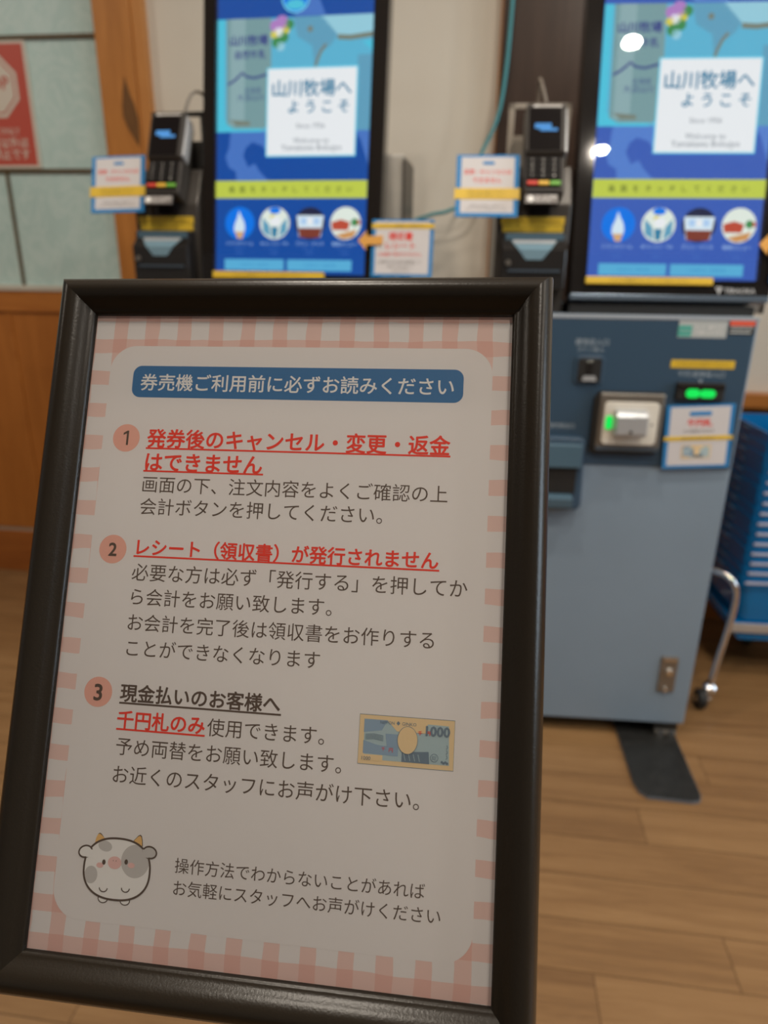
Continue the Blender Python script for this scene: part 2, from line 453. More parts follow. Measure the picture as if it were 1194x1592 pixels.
# frosted glazing: panes between dark bars
win = MB().box(-4.2, -1.1127, -.004, .03, 1.375, 1.385, M['mullion']).box(-4.2, -1.1127, -.004, .03, 1.729, 1.739, M['mullion'])
for q in (-1.4685, -2.10, -2.73, -3.36): win.box(q - .004, q + .004, -.003, .03, 1.04, 1.375, M['mullion'])
for q in (-2.10, -3.10): win.box(q - .004, q + .004, -.003, .03, 1.385, 2.1, M['mullion'])
win.box(-4.2, -1.1127, -.006, .04, 2.1, 2.13, M['mullion'])
win = win.build('window_1'); in_wall(win)
for x0, x1, z0, z1 in ((-1.4645, -1.1127, 1.04, 1.375), (-2.096, -1.4725, 1.04, 1.375), (-2.726, -2.104, 1.04, 1.375), (-4.2, -2.734, 1.04, 1.375),
                       (-2.096, -1.1127, 1.385, 1.729), (-3.096, -2.104, 1.385, 1.729), (-2.096, -1.1127, 1.739, 2.1), (-3.096, -2.104, 1.739, 2.1)):
    MB().box(x0, x1, .004, .016, z0, z1, M['frost']).build('pane', win)
o = MB().box(-4.2, -1.1127, 0, .06, 2.13, CEIL, M['wall']).build('wall_left_top'); o.name = 'wall_upper'; in_wall(o)
# dark timber pillar behind the right-hand kiosk
o = MB().box(.041, .46, -.045, .002, 0, CEIL, M['pillar'], .003).box(.036, .041, -.03, .002, 0, CEIL, M['post_edge']).build('trim_3'); in_wall(o)
# timber rail and panel low on the wall behind the baskets
o = MB().box(.46, 4.2, -.045, 0, .722, .766, M['dado_rail'], .003).box(.46, 4.2, -.02, 0, 0, .722, M['dado']).build('trim_4'); in_wall(o)
# right-hand wall with a window that lets the daylight in
RX = 3.3
b = MB().box(RX, RX + .12, -4.0, 2.2, 0, .8, M['wall']).box(RX, RX + .12, -4.0, 2.2, 2.35, CEIL, M['wall'])
b.box(RX, RX + .12, -4.0, -2.2, .8, 2.35, M['wall']).box(RX, RX + .12, 1.6, 2.2, .8, 2.35, M['wall'])
struct(b.build('wall_right'))
wn = MB()
for a0, a1 in ((-2.2, -2.14), (-.96, -.90), (.30, .36), (1.54, 1.6)): wn.box(RX + .02, RX + .08, a0, a1, .8, 2.35, M['whitemetal'])
wn.box(RX + .02, RX + .08, -2.2, 1.6, .8, .86, M['whitemetal']).box(RX + .02, RX + .08, -2.2, 1.6, 2.29, 2.35, M['whitemetal'])
wn = struct(wn.build('window_2'))
for a0, a1 in ((-2.14, -.96), (-.90, .30), (.36, 1.54)): MB().box(RX + .045, RX + .051, a0, a1, .86, 2.29, M['window_glass']).build('pane', wn)
ld = bpy.data.lights.new('daylight', 'AREA'); ld.shape = 'RECTANGLE'; ld.size = 4.2; ld.size_y = 2.0; ld.energy = DAY_W; ld.color = DAY_C
lo = bpy.data.objects.new('daylight', ld); COL.objects.link(lo); lo.location = (RX + .5, -.3, 1.7); lo.rotation_euler = (0, PI / 2, 0)

# ------------------------------------------------------------------ ceiling downlights
def downlight():
    r = thing('ceiling_downlight', 'round recessed ceiling downlight above and behind the camera', 'ceiling light', None, 'ceiling downlights')
    MB().lathe([(.037, -.001), (.050, -.004), (.052, 0.), (.036, .0)], M['whitemetal']).build('trim_ring', r)
    MB().lathe([(.0, .0), (.036, .0)], M['lampglow']).build('lens', r)
    d = bpy.data.lights.new('lamp', 'AREA'); d.shape = 'DISK'; d.size = .07; d.energy = LAMP_W; d.color = LAMP_C; d.spread = math.radians(170)
    o = bpy.data.objects.new('lamp', d); COL.objects.link(o); o.parent = r; o.location = (0, 0, -.006)
    return r
base = downlight()
spots = [(.755, .02), (.755, -.77), (.755, .81), (-.34, .05), (-.34, .85), (-1.95, 1.25), (-3.1, .45), (2.4, .02), (2.4, -.77), (2.4, .81)]
for i, (x, y) in enumerate(spots):
    o = base if i == 0 else copy_tree(base); o.location = (x, y, CEIL - .001)

# ------------------------------------------------------------------ framed notice on its floor stand
PT = Vector((-.139693, .347609, 1.094594)); PX = Vector((.991897, -.125809, .017692)); PY = Vector((.04197, .455924, .889029)); PN = Vector((-.119914, -.881082, .457509))
PM = Matrix((PX, -PN, PY)).transposed().to_4x4(); PM.translation = PT
back = PT + PX * .099 - PY * .16 - PN * .030
sign = thing('notice_stand', 'black framed notice with pink gingham margin on a floor stand', 'sign stand', Matrix.Translation((back.x, back.y, 0)))
SI = sign.matrix_world.inverted()
def on_sign(o): o.matrix_basis = SI @ PM; o.parent = sign; return o
PWD, PHT = .198, .2858
# moulding profile: (outwards from the visible edge, towards the viewer)
prof = [(.0, -.004), (.0, .0022), (.0012, .0034), (.0026, .0040), (.0040, .0056), (.0062, .0078), (.0088, .0094), (.0112, .0098), (.0136, .0090), (.0156, .0068), (.0169, .0038), (.0176, .0), (.0178, -.008), (.0172, -.0105), (.006, -.0105)]
fr = MB(); ring = []
for a, h in prof: ring.append([(-a, -h, a), (PWD + a, -h, a), (PWD + a, -h, -PHT - a), (-a, -h, -PHT - a)])
for side in range(4):
    vs = []; fs = []; n = len(prof)
    for q in ring: vs += [q[side], q[(side + 1) % 4]]
    for i in range(n - 1): fs.append([2 * i, 2 * i + 2, 2 * i + 3, 2 * i + 1])
    fr.raw(vs, fs, M['frame'], True)
fo = on_sign(fr.build('frame'))
on_sign(MB().box(-.006, PWD + .006, .004, .0085, -PHT - .006, .006, M['back_board']).build('back_board'))
sheet = on_sign(MB().box(-.004, PWD + .004, .0, .0004, -PHT - .004, .004, M['gingham']).build('poster_sheet'))
on_sign(MB().box(-.003, PWD + .003, -.0022, -.0012, -PHT - .003, .003, M['acrylic']).build('clear_cover'))
sheet['label'] = 'printed sheet with pink gingham margin, a white panel and brown and red lettering'
def mm(pts): return [(x / 1000, z / 1000) for x, z in pts]
Y1, Y2, Y3 = -.00003, -.00006, -.00009
MB().poly(rrect(.0093, .190, -.2722, -.0150, .0125, 10), Y1, M['paper']).build('white_panel', sheet)
MB().poly(rrect(.0212, .1773, -.0402, -.0248, .0042, 8), Y2, M['banner']).build('heading_banner', sheet)
MB().text('券売機ご利用前に必ずお読みください', .0253, .1731, -.0329, Y3, M['white'], .012, 4).build('heading_text', sheet)
for bx, bz, d in ((21.0, -60.0, '1'), (20.1, -112.4, '2'), (20.3, -176.5, '3')):
    bb = MB().disc(bx / 1000, bz / 1000, .0066, Y2, M['badge'], n=48)
    if d == '1': bb.poly([(bx / 1000 + a_, bz / 1000 + b_) for a_, b_ in ((.0001, -.0034), (.0011, -.0034), (.0011, .0035), (.0003, .0035), (-.0015, .0024), (-.0015, .0014), (.0001, .0022))], Y3, M['ink'])
    else: bb.text(d, bx / 1000 - .002, bx / 1000 + .002, bz / 1000 + .0001, Y3, M['ink'], .022, 6, h=.0100)
    bb.build('number_badge', sheet)
BOLD = .022
def line_of(name, s, x0, x1, z, m, bold=.0, under=None):
    b = MB().text(s, x0 / 1000, x1 / 1000, z / 1000, Y2, m, bold, 4)
    if under: b.rect(under[0] / 1000, under[1] / 1000, under[2] / 1000 - .0004, under[2] / 1000 + .0004, Y2 - .00002, m)
    b.build(name, sheet)
line_of('red_heading', '発券後のキャンセル・変更・返金', 31.3, 172.6, -59.9, M['red'], BOLD, (31.1, 172.8, -64.6))
line_of('red_heading', 'はできません', 31.6, 87.7, -71.1, M['red'], BOLD, (31.0, 88.4, -75.4))
line_of('text_line', '画面の下、注文内容をよくご確認の上', 31.4, 172.3, -81.7, M['ink'])
line_of('text_line', '会計ボタンを押してください。', 31.2, 144.0, -92.1, M['ink'])
line_of('red_heading', 'レシート（領収書）が発行されません', 31.6, 169.6, -110.9, M['red'], BOLD, (30.4, 170.1, -115.1))
line_of('text_line', '必要な方は必ず「発行する」を押してか', 30.5, 182.5, -122.4, M['ink'])
line_of('text_line', 'ら会計をお願い致します。', 31.3, 124.0, -133.5, M['ink'])
line_of('text_line', 'お会計を完了後は領収書をお作りする', 31.0, 169.2, -145.0, M['ink'])
line_of('text_line', 'ことができなくなります', 31.6, 120.2, -156.4, M['ink'])
line_of('brown_heading', '現金払いのお客様へ', 30.7, 104.1, -176.1, M['ink'], BOLD, (30.7, 104.7, -180.5))
line_of('red_heading', '千円札のみ', 30.5, 71.1, -187.6, M['red'], BOLD, (30.5, 71.4, -191.8))
line_of('text_line', '使用できます。', 72.2, 124.3, -188.0, M['ink'])
line_of('text_line', '予め両替をお願い致します。', 31.3, 132.4, -199.1, M['ink'])
line_of('text_line', 'お近くのスタッフにお声がけ下さい。', 31.2, 166.0, -211.0, M['ink'])
line_of('small_text_line', '操作方法でわからないことがあれば', 63.1, 170.0, -246.0, M['ink'])
line_of('small_text_line', 'お気軽にスタッフへお声がけください', 63.3, 176.7, -255.0, M['ink'])

def banknote(b, x0, z1, wd, y, small=False, k=(1, 1)):
    """plain banknote picture in tan and blue-grey, blank oval in the middle"""
    T_, B_, D_, Mi = M['note_tan'], M['note_blue'], M['note_dark'], M['note_mid']
    ht = wd * .505; P = lambda u, v: (x0 + u * wd, z1 - v * ht)
    e = .00003 if not small else .0003
    b.rect(x0, x0 + wd, z1 - ht, z1, y, T_)
    b.line([P(0, 0), P(1, 0), P(1, 1), P(0, 1)], wd * .006, y - e, D_, True)
    b.poly([P(.05, .09), P(.94, .12), P(.955, .9), P(.06, .9)], y - e, B_)
    b.poly([P(.05, .80), P(.26, .80), P(.26, .92), P(.05, .92)], y - 2 * e, T_)
    b.poly([P(.05, .09), P(.30, .09), P(.24, .30), P(.05, .36)], y - 2 * e, Mi)
    b.poly([P(.05, .52), P(.20, .60), P(.42, .62), P(.42, .80), P(.05, .78)], y - 2 * e, Mi)
    b.poly([P(.28, .36), P(.44, .36), P(.44, .62), P(.30, .62)], y - 3 * e, Mi)
    b.poly([P(.46, .70), P(.74, .66), P(.75, .90), P(.46, .90)], y - 2 * e, D_)
    b.poly([P(.30, .10), P(.72, .11), P(.70, .30), P(.40, .30)], y - 3 * e, T_)
    if not small:
        for i in range(5): b.line([P(.07, .40 + .025 * i), P(.16, .38 + .025 * i), P(.26, .41 + .025 * i)], wd * .005, y - 4 * e, D_)
        for i in range(4): b.line([P(.48 + .05 * i, .73), P(.50 + .05 * i, .87)], wd * .006, y - 4 * e, B_)
        b.text('NIPPON', P(.22, 0)[0], P(.37, 0)[0], P(0, .135)[1], y - 5 * e, D_); b.text('GINKO', P(.45, 0)[0], P(.60, 0)[0], P(0, .135)[1], y - 5 * e, D_)
        b.poly([P(.41, .09), P(.43, .135), P(.41, .18), P(.39, .135)], y - 5 * e, D_)
        b.text('1000', P(.04, 0)[0], P(.135, 0)[0], P(0, .875)[1], y - 5 * e, D_, h=wd * .066, align='L')
        b.text('千', P(.245, 0)[0], P(.285, 0)[0], P(0, .67)[1], y - 5 * e, M['red']); b.text('円', P(.325, 0)[0], P(.365, 0)[0], P(0, .68)[1], y - 5 * e, M['red'])
        b.text('千', P(.62, 0)[0], P(.665, 0)[0], P(0, .30)[1], y - 5 * e, M['red'], .02); b.text('円', P(.71, 0)[0], P(.75, 0)[0], P(0, .29)[1], y - 5 * e, M['red'], .02)
        b.disc(*P(.80, .77), wd * .042, y - 4 * e, D_, n=24); b.disc(*P(.80, .77), wd * .036, y - 5 * e, B_, n=24); b.text('総', P(.775, 0)[0], P(.825, 0)[0], P(0, .77)[1], y - 6 * e, D_)
        for i in range(4): b.disc(*P(.88 + .018 * i, .84 + .02 * (i % 2)), wd * .013, y - 4 * e, D_, n=12); 
        for i in range(3): b.line([P(.925, .50 + .1 * i), P(.935, .55 + .1 * i), P(.92, .58 + .1 * i)], wd * .006, y - 4 * e, D_)
        b.text('1000', P(.70, 0)[0], P(.955, 0)[0], P(0, .235)[1], y - 5 * e, D_, .035)
    b.disc(*P(.515, .46), wd * .108, y - 6 * e, D_, rz=wd * .142, n=36); b.disc(*P(.515, .46), wd * .103, y - 7 * e, T_, rz=wd * .137, n=36)
b = MB(); banknote(b, .1392, -.1775, .0403, Y2); b.build('banknote_picture', sheet)
# plain drawing of a round cow
c = MB(); K = M['ink']
def cz(x, z): return (x / 2.985, 1192 + z / 2.985)
def oval(cx, cz_, rx, rz, y, m, rot=0, o_=.00036, n=44):
    if o_: c.disc(cx, cz_, rx + o_, y, K, rz + o_, n=n, rot=rot); c.disc(cx, cz_, rx - o_ * .3, y - .00003, m, rz - o_ * .3, n=n, rot=rot)
    else: c.disc(cx, cz_, rx, y, m, rz, n=n, rot=rot)
ox, oz = .0372, -.2503
for sx_ in (-1, 1):
    hc = ox + sx_ * .0082; hz_ = oz + (.0106 if sx_ > 0 else .0098)
    for g_, yy, m_ in ((0, Y2, K), (.0004, Y2 - .00003, M['horn'])): c.poly([(hc + sx_ * a_ + (g_ * -a_ / .003), hz_ + b_ - (g_ if b_ > .003 else 0)) for a_, b_ in ((-.0028, 0), (-.0016, .0022), (.0002, .0042), (.0010, .0046), (.0017, .0042), (.0023, .0022), (.0026, 0))], yy, m_)
    oval(ox + sx_ * .0050, oz - .0121, .0020, .0016, Y2, M['white'])
body_pts = [(ox + .0150 * abs(math.cos(a)) ** .85 * (1 if math.cos(a) > 0 else -1), oz + (.0128 if math.sin(a) > 0 else .0122) * abs(math.sin(a)) ** .85 * (1 if math.sin(a) > 0 else -1)) for a in [2 * PI * i / 64 for i in range(64)]]
c.poly(body_pts, Y2 - .00006, M['white']); 
c.disc(ox + .0080, oz + .0042, .0064, Y2 - .00008, M['grey_patch'], .0068, n=32)
c.disc(ox - .0062, oz + .0092, .0032, Y2 - .00008, M['grey_patch'], .0022, n=24, rot=-.2)
c.disc(ox - .0115, oz - .0030, .0030, Y2 - .00008, M['grey_patch'], .0036, n=24)
c.line(body_pts, .00085, Y2 - .00010, K, True)
for ex_, ez_, rt_, mt_ in ((-.0150, .0062, .35, 'white'), (.0142, .0084, -.2, 'grey_patch')):
    c.disc(ox + ex_, oz + ez_, .0034, Y2 - .000105, K, .0027, n=28, rot=rt_); c.disc(ox + ex_, oz + ez_, .0027, Y2 - .000115, M[mt_], .0020, n=28, rot=rt_)
    c.poly([(ox + ex_ * .86 - .0016, oz + ez_ - .0022), (ox + ex_ * .86 + .0016, oz + ez_ - .0022), (ox + ex_ * .86 + .0012, oz + ez_ + .0010), (ox + ex_ * .86 - .0012, oz + ez_ + .0010)], Y2 - .00012, M[mt_])
c.disc(ox - .0012, oz + .0028, .0031, Y2 - .00011, M['pink_blush'], .0026, n=24)
c.disc(ox - .0078, oz + .0012, .0016, Y2 - .00011, M['pink_blush'], .0011, n=16); c.disc(ox + .0064, oz + .0024, .0016, Y2 - .00011, M['pink_blush'], .0011, n=16)
for ex, ez in ((-.0061, .0026), (.0040, .0036)): c.disc(ox + ex, oz + ez, .0008, Y2 - .00012, K, .0011, n=16)
for ex in (-.0019, -.0006): c.disc(ox + ex, oz + .0036, .00018, Y2 - .00013, K, n=10)
for ex, ez in ((-.0052, -.0078), (.0048, -.0070)): c.line([(ox + ex + .0018 * math.cos(a), oz + ez - .0016 * math.sin(a)) for a in [PI * i / 10 for i in range(11)]], .00045, Y2 - .00012, K)
c.build('cow_picture', sheet)
# stand behind the frame
st = MB().tube([(0, .02, .02), (0, .02, back.z - .01)], .011, M['frame'], 20); st.build('pole', sign)
MB().lathe([(0, 0), (.15, 0), (.152, .003), (.150, .007), (.02, .016), (.014, .03), (0, .03)], M['frame'], (0, .02, 0), n=48).build('base_disc', sign)
on_sign(MB().box(.069, .129, .0087, .032, -.21, -.11, M['frame'], .003).build('tilt_bracket'))

# ------------------------------------------------------------------ ticket kiosks
TILT = math.radians(11.377)
def make_kiosk():
    r = thing('ticket_kiosk', '', 'ticket machine')
    B = MB().box(-.19, .346, -.03, .27, .046, 1.0265, M['body'], .004)
    B.build('body', r)
    # upper control panel
    p = MB().box(-.184, .3415, -.033, -.028, .709, 1.0190, M['panel'], .0015)
    p.box(-.19, .3458, -.0345, -.028, 1.0195, 1.0265, M['trimlight'], .001)
    p = p.build('control_panel', r)
    def words(s_, *a): MB().text(s_, *a, -.0335, M['paneltext']).build('panel_lettering', p)
    words('硬貨投入口', -.0152, .0522, .972); words('コイン投入', -.010, .045, .9575); words('硬貨釣銭出口', -.066, .0005, .7945); words('千円 紙幣投入口', .2005, .2953, .9110)
    MB().poly([(.244, .8995), (.254, .8995), (.249, .893)], -.0335, M['paneltext']).build('arrow_mark', p)
    MB().box(.1885, .2845, -.0337, -.033, .985, 1.0185, M['greylabel']).box(.1888, .215, -.0340, -.0336, .9875, 1.0085, M['greenlabel']).text('対応', .191, .213, .998, -.0342, M['greylabel']).text('カード・電子マネー', .221, .281, 1.006, -.0339, M['white']).text('ご利用いただけます', .221, .278, .996, -.0339, M['white']).build('grey_sticker', p)
    MB().box(.288, .3385, -.0337, -.033, .9925, 1.0195, M['gapblack']).box(.2885, .338, -.0341, -.0336, 1.010, 1.0195, M['redlabel']).rect(.2905, .336, 1.0065, 1.0085, -.0339, M['greylabel']).rect(.2905, .334, 1.002, 1.004, -.0339, M['greylabel']).rect(.2905, .332, .995, .9985, -.0339, M['greylabel']).build('warning_sticker', p)
    MB().box(.184, .312, -.0338, -.033, .9235, .9395, M['tape']).text('千円札以外は使用できません', .192, .304, .9315, -.0341, M['tapetext'], h=.0095).build('yellow_tape', p)
    # coin slot
    c = MB().prism(rrect(-.0115, .0485, .885, .944, .009), -.037, -.030, M['panel'], bev=.0015)
    c.prism(rrect(-.0055, .0425, .889, .939, .006), -.0385, -.036, M['gapblack'])
    c.box(.012, .026, -.0405, -.038, .905, .934, M['glossblack'], .001).prism([(.004, .893), (.034, .893), (.031, .903), (.007, .903)], -.043, -.038, M['silver']).build('coin_slot', r)
    # reader block with white face, silver hood and green lamp
    d = MB().prism([(.0345, .7455), (.0455, .7385), (.17, .7385), (.1805, .752), (.1785, .872), (.0445, .872), (.0345, .858)], -.046, -.030, M['gapblack'], bev=.002)
    d = d.build('reader_block', r)
    MB().box(.0445, .1785, -.0515, -.045, .749, .870, M['steel'], .003).build('metal_plate', d)
    MB().box(.046, .176, -.0530, -.050, .7475, .7565, M['lip']).build('lower_strip', d)
    f_ = MB().prism(rrect(.055, .168, .7615, .8525, .009), -.0565, -.051, M['offwhite'], bev=.0015)
    f_.lathe([(0, 0), (.0022, 0), (.0022, .003)], M['gapblack'], (.156, -.0575, .806), 'y', 12); f_.build('white_face', d)
    h_ = MB().prism([(-.056, .7835), (-.056, .8385), (-.074, .835), (-.082, .826), (-.082, .789), (-.078, .7835)], .077, .141, M['silver'], 'x', bev=.002)
    h_.lathe([(0, 0), (.0032, 0), (.0032, .003)], M['gapblack'], (.108, -.0835, .795), 'y', 12); h_.build('silver_hood', d)
    MB().prism(rrect(.0595, .0735, .795, .8235, .005), -.0590, -.056, G['greenled']).build('green_lamp', d)
    # change tray
    e = MB().prism([(-.150, .772), (.0165, .772), (.0235, .765), (.029, .617), (.021, .608), (-.150, .608)], -.052, -.030, M['panel'], bev=.004)
    e = e.build('change_tray', r)
    MB().prism([(-.030, .766), (-.060, .757), (-.064, .708), (-.045, .702)], -.144, .018, M['printer_blue'], 'x', bev=.002).build('tray_hood', e)
    MB().box(-.140, .0115, -.0545, -.050, .648, .704, M['gapblack']).build('tray_opening', e)
    MB().prism([(-.050, .6465), (-.072, .640), (-.070, .618), (-.050, .6125)], -.140, .0065, M['printer_blue'], 'x', bev=.002).build('tray_lip', e)
    # bill slot
    g = MB().box(.2005, .2985, -.045, -.030, .858, .8945, M['gapblack'], .003).box(.2025, .2965, -.049, -.044, .8835, .8935, M['glossblack'], .002)
    g = g.build('bill_slot', r)
    MB().prism(rrect(.2195, .247, .864, .882, .008), -.0475, -.044, G['greenled']).prism(rrect(.2475, .279, .8645, .881, .008), -.0473, -.044, G['greenled']).build('green_lamp', g)
    # lock plate
    k_ = MB().box(.2655, .3065, -.034, -.029, .1395, .238, M['steel'], .002).box(.270, .302, -.036, -.033, .226, .2355, M['chrome'], .001)
    k_.lathe([(.0, -.006), (.008, -.006), (.010, 0), (.010, .004)], M['chrome'], (.287, -.034, .196), 'y', 20).lathe([(0, -.006), (.005, -.006), (.006, 0), (.006, .003)], M['chrome'], (.284, -.034, .147), 'y', 16).build('lock_plate', r)
    # feet
    for sx_ in (1, -1):
        cx = .078
        pts = [(.197, .24), (.185, -.205), (.190, -.232), (.205, -.250), (.300, -.257), (.318, -.252), (.325, -.237), (.343, .24)]
        if sx_ < 0: pts = [(2 * cx - a, b_) for a, b_ in pts]
        fp = MB().prism(pts, 0, .0075, M['footedge'], 'z').prism([(cx + (a - cx) * .995, b_ * .995) for a, b_ in pts], .0074, .0086, M['foot'], 'z').build('foot_plate', r)
        xb = .2775 if sx_ > 0 else 2 * cx - .336
        MB().box(xb, xb + .058, -.022, .06, .0085, .047, M['foot'], .002).box(xb + .003, xb + .055, -.030, -.02, .0086, .022, M['steel'], .002).lathe([(0, -.004), (.007, -.004), (.008, 0)], M['chrome'], (xb + .015, -.029, .016), 'y', 14).lathe([(0, -.004), (.007, -.004), (.008, 0)], M['chrome'], (xb + .042, -.029, .016), 'y', 14).build('foot_bracket', r)
    # monitor
    def mon(o): o.location = (0, 0, 1.0955); o.rotation_euler = (-TILT, 0, 0); return o
    h = MB().prism(rrect(-.033, .368, -.030, .632, .004), .0, .048, M['bezel'], bev=.002)
    h.box(-.032, .367, .0, .045, -.0415, -.029, M['lip'], .002)
    mon(h.build('monitor_housing', r))
    MB().box(.0, .33, .02, .12, 1.026, 1.075, M['gapblack']).box(-.03, .345, .0, .16, 1.0265, 1.045, M['gapblack']).build('monitor_neck', r)
    MB().box(.05, .404, .105, .255, 1.0265, 1.345, M['rear'], .006).box(.4025, .4060, .100, .258, 1.0265, 1.335, M['column']).build('rear_cabinet', r)
    sc = mon(MB().rect(0, .336, 0, .597, -.0006, G['blue']).build('screen', r))
    y = -.0010; e = .0003
    # island silhouettes behind the picture
    s = MB()
    s.poly([(.032, .2985), (.028, .262), (.020, .243), (.028, .222), (.044, .213), (.046, .192), (.120, .192), (.098, .213), (.086, .230), (.072, .222), (.060, .245), (.066, .262), (.080, .273), (.102, .266), (.116, .25), (.116, .2985)], y, G['land']); s.build('screen_backdrop', sc); s = MB()
    s.poly([(.336, .300), (.336, .225), (.318, .275), (.306, .292), (.306, .300)], y, G['land']); s.build('screen_backdrop', sc); s = MB()
    s.poly([(.20, .597), (.235, .518), (.17, .518), (.15, .597)], y, G['land'])
    s.build('screen_backdrop', sc); s = MB(); s.disc(.170, .554, .030, y - e, G['rimblue'], n=36); s.disc(.170, .554, .027, y - 2 * e, G['sky'], n=36); s.disc(.170, .540, .02, y - 3 * e, G['aqua'], .010, n=24)
    s.build('screen_emblem', sc)
    # promotional picture
    s = MB(); y0 = y - e
    s.rect(.0005, .336, .2935, .5165, y0, G['cyan']); s.rect(.0005, .016, .2935, .5165, y0 - e, G['aqua']); s.rect(.0005, .10, .2935, .318, y0 - e, G['aqua'])
    s.poly([(.020, .5165), (.118, .5165), (.122, .310), (.105, .300), (.040, .300), (.022, .310)], y0 - 2 * e, G['carton']); s.poly([(.030, .5165), (.062, .5165), (.062, .305), (.030, .308)], y0 - 3 * e, G['carton_light'])
    s.text('山川牧場', .028, .112, .474, y0 - 4 * e, G['navy'], .03); s.text('自然牛乳', .040, .108, .446, y0 - 4 * e, G['navy'], .02)
    s.line([(.024, .388), (.036, .394), (.048, .403), (.056, .411), (.066, .403), (.084, .400), (.104, .405), (.114, .407)], .0045, y0 - 4 * e, G['navy'])
    s.text('北海道', .062, .098, .376, y0 - 4 * e, G['navy']); s.text('大沼山川', .046, .104, .362, y0 - 4 * e, G['navy'])
    s.poly([(.028, .318), (.075, .314), (.075, .306), (.045, .306)], y0 - 4 * e, G['brown'])
    for fx, fz, rr, kk in ((.128, .500, .012, 'violet'), (.142, .506, .014, 'violet'), (.136, .488, .010, 'white'), (.150, .492, .009, 'yellow'), (.126, .483, .008, 'yellow'), (.146, .478, .011, 'leaf'), (.132, .468, .011, 'leaf'), (.158, .502, .010, 'leaf'), (.140, .46, .009, 'pale')): s.disc(fx, fz, rr, y0 - 5 * e, G[kk], n=18)
    s.poly([(.166, .5165), (.228, .5165), (.262, .480), (.250, .462), (.222, .440), (.214, .420), (.208, .46), (.176, .478)], y0 - 2 * e, G['slate']); s.poly([(.222, .5165), (.336, .5165), (.336, .478), (.262, .478)], y0 - 2 * e, G['pale'])
    s.line([(.262, .475), (.29, .473), (.336, .478)], .010, y0 - 3 * e, G['brown']); s.line([(.238, .462), (.228, .450), (.220, .432), (.216, .418)], .006, y0 - 3 * e, G['brown']); s.disc(.203, .492, .006, y0 - 3 * e, G['brown'], n=14)
    s.poly([(.315, .465), (.336, .466), (.336, .448)], y0 - 3 * e, G['aqua']); s.rect(.306, .336, .2935, .44, y0 - 2 * e, G['slate'])
    s.build('screen_picture', sc)
    s = MB(); y1 = y0 - 8 * e
    s.rect(.1115, .3085, .2415, .4185, y1, G['rimblue']); s.rect(.1145, .3055, .2445, .4155, y1 - e, G['white'])
    s.text('山川牧場へ', .124, .296, .377, y1 - 2 * e, G['teal'], .022); 
    for ch, cx in (('よ', .171), ('う', .208), ('こ', .244), ('そ', .280)): s.text(ch, cx - .0115, cx + .0115, .3405, y1 - 2 * e, G['teal'], .02, h=.029)
    s.text('Since 1956', .178, .240, .3035, y1 - 2 * e, G['grey']); s.text('Welcome to', .172, .250, .2745, y1 - 2 * e, G['grey']); s.text('Yamakawa Bokujyo', .146, .278, .2605, y1 - 2 * e, G['grey'])
    s.build('welcome_card', sc)
    s = MB(); s.rect(0, .336, .1577, .1935, y1, G['lime'])
    for i, ch in enumerate('画面をタッチしてください'): s.text(ch, .030 + .0238 * i, .0435 + .0238 * i, .1756, y1 - e, G['olive'], .012, h=.0145)
    s.build('touch_banner', sc)
    caps = ('ソフトクリーム', '飲むヨーグルト・牛乳', 'プリン・アイス', '軽食メニュー')
    for i, cx in enumerate((.0555, .1348, .2141, .2922)):
        s = MB(); z = .1062; rr = .0335; y2 = y1
        if i == 0:
            s.disc(cx, z, rr, y2, G['sky']); s.poly([(cx - .013, z - .018), (cx - .012, z - .004), (cx - .006, z + .010), (cx - .002, z + .026), (cx + .003, z + .014), (cx + .009, z + .004), (cx + .012, z - .008), (cx + .011, z - .018)], y2 - e, G['ice']); s.poly([(cx - .011, z - .018), (cx + .010, z - .018), (cx + .006, z - .0325), (cx - .005, z - .0325)], y2 - e, G['cone'])
        elif i == 1:
            s.disc(cx, z, rr, y2, G['foam']); s.disc(cx, z + .026, .013, y2 - e, G['sky'], .007); s.poly([(cx - .028, z + .012), (cx - .012, z - .004), (cx - .008, z - .03), (cx - .026, z - .018)], y2 - e, G['slate']); s.poly([(cx + .028, z + .012), (cx + .014, z - .004), (cx + .010, z - .03), (cx + .027, z - .018)], y2 - e, G['slate'])
            s.poly([(cx - .008, z - .008), (cx + .008, z - .008), (cx + .005, z - .030), (cx - .005, z - .030)], y2 - 2 * e, G['teal']); s.disc(cx - .004, z + .012, .006, y2 - 2 * e, G['yellow']); s.disc(cx + .002, z + .004, .012, y2 - 3 * e, G['white'], .010)
        elif i == 2:
            s.disc(cx, z + .0, rr, y2, G['night']); s.poly([(cx - .030, z + .016), (cx + .030, z + .016), (cx + .024, z - .028), (cx - .024, z - .028)], y2 - e, G['ice']); s.poly([(cx - .026, z - .010), (cx + .026, z - .010), (cx + .022, z - .030), (cx - .022, z - .030)], y2 - 2 * e, G['choco'])
            for kx in (-.014, .0, .014): s.disc(cx + kx, z + .004, .007, y2 - 3 * e, G['caption' if kx else 'white'], n=16)
        else:
            s.disc(cx, z, rr, y2, G['foam']); s.poly([(cx - .031, z + .002), (cx - .010, z + .008), (cx + .010, z + .002), (cx + .006, z - .014), (cx - .028, z - .014)], y2 - e, G['sausage']); s.poly([(cx - .022, z - .024), (cx + .026, z - .012), (cx + .018, z - .028), (cx - .004, z - .0325)], y2 - e, G['bread']); s.disc(cx + .020, z + .002, .008, y2 - 2 * e, G['leaf'], n=16); s.disc(cx + .028, z + .002, .005, y2 - 2 * e, G['sausage'], n=16)
        s.text(caps[i], cx - .031, cx + .031, z - .0425, y2 - e, G['caption'], h=.0095); s.text('メニュー', cx - .015, cx + .015, z - .052, y2 - e, G['land'], h=.0075); s.text('を見る', cx - .014, cx + .014, z - .062, y2 - e, G['land'], h=.006)
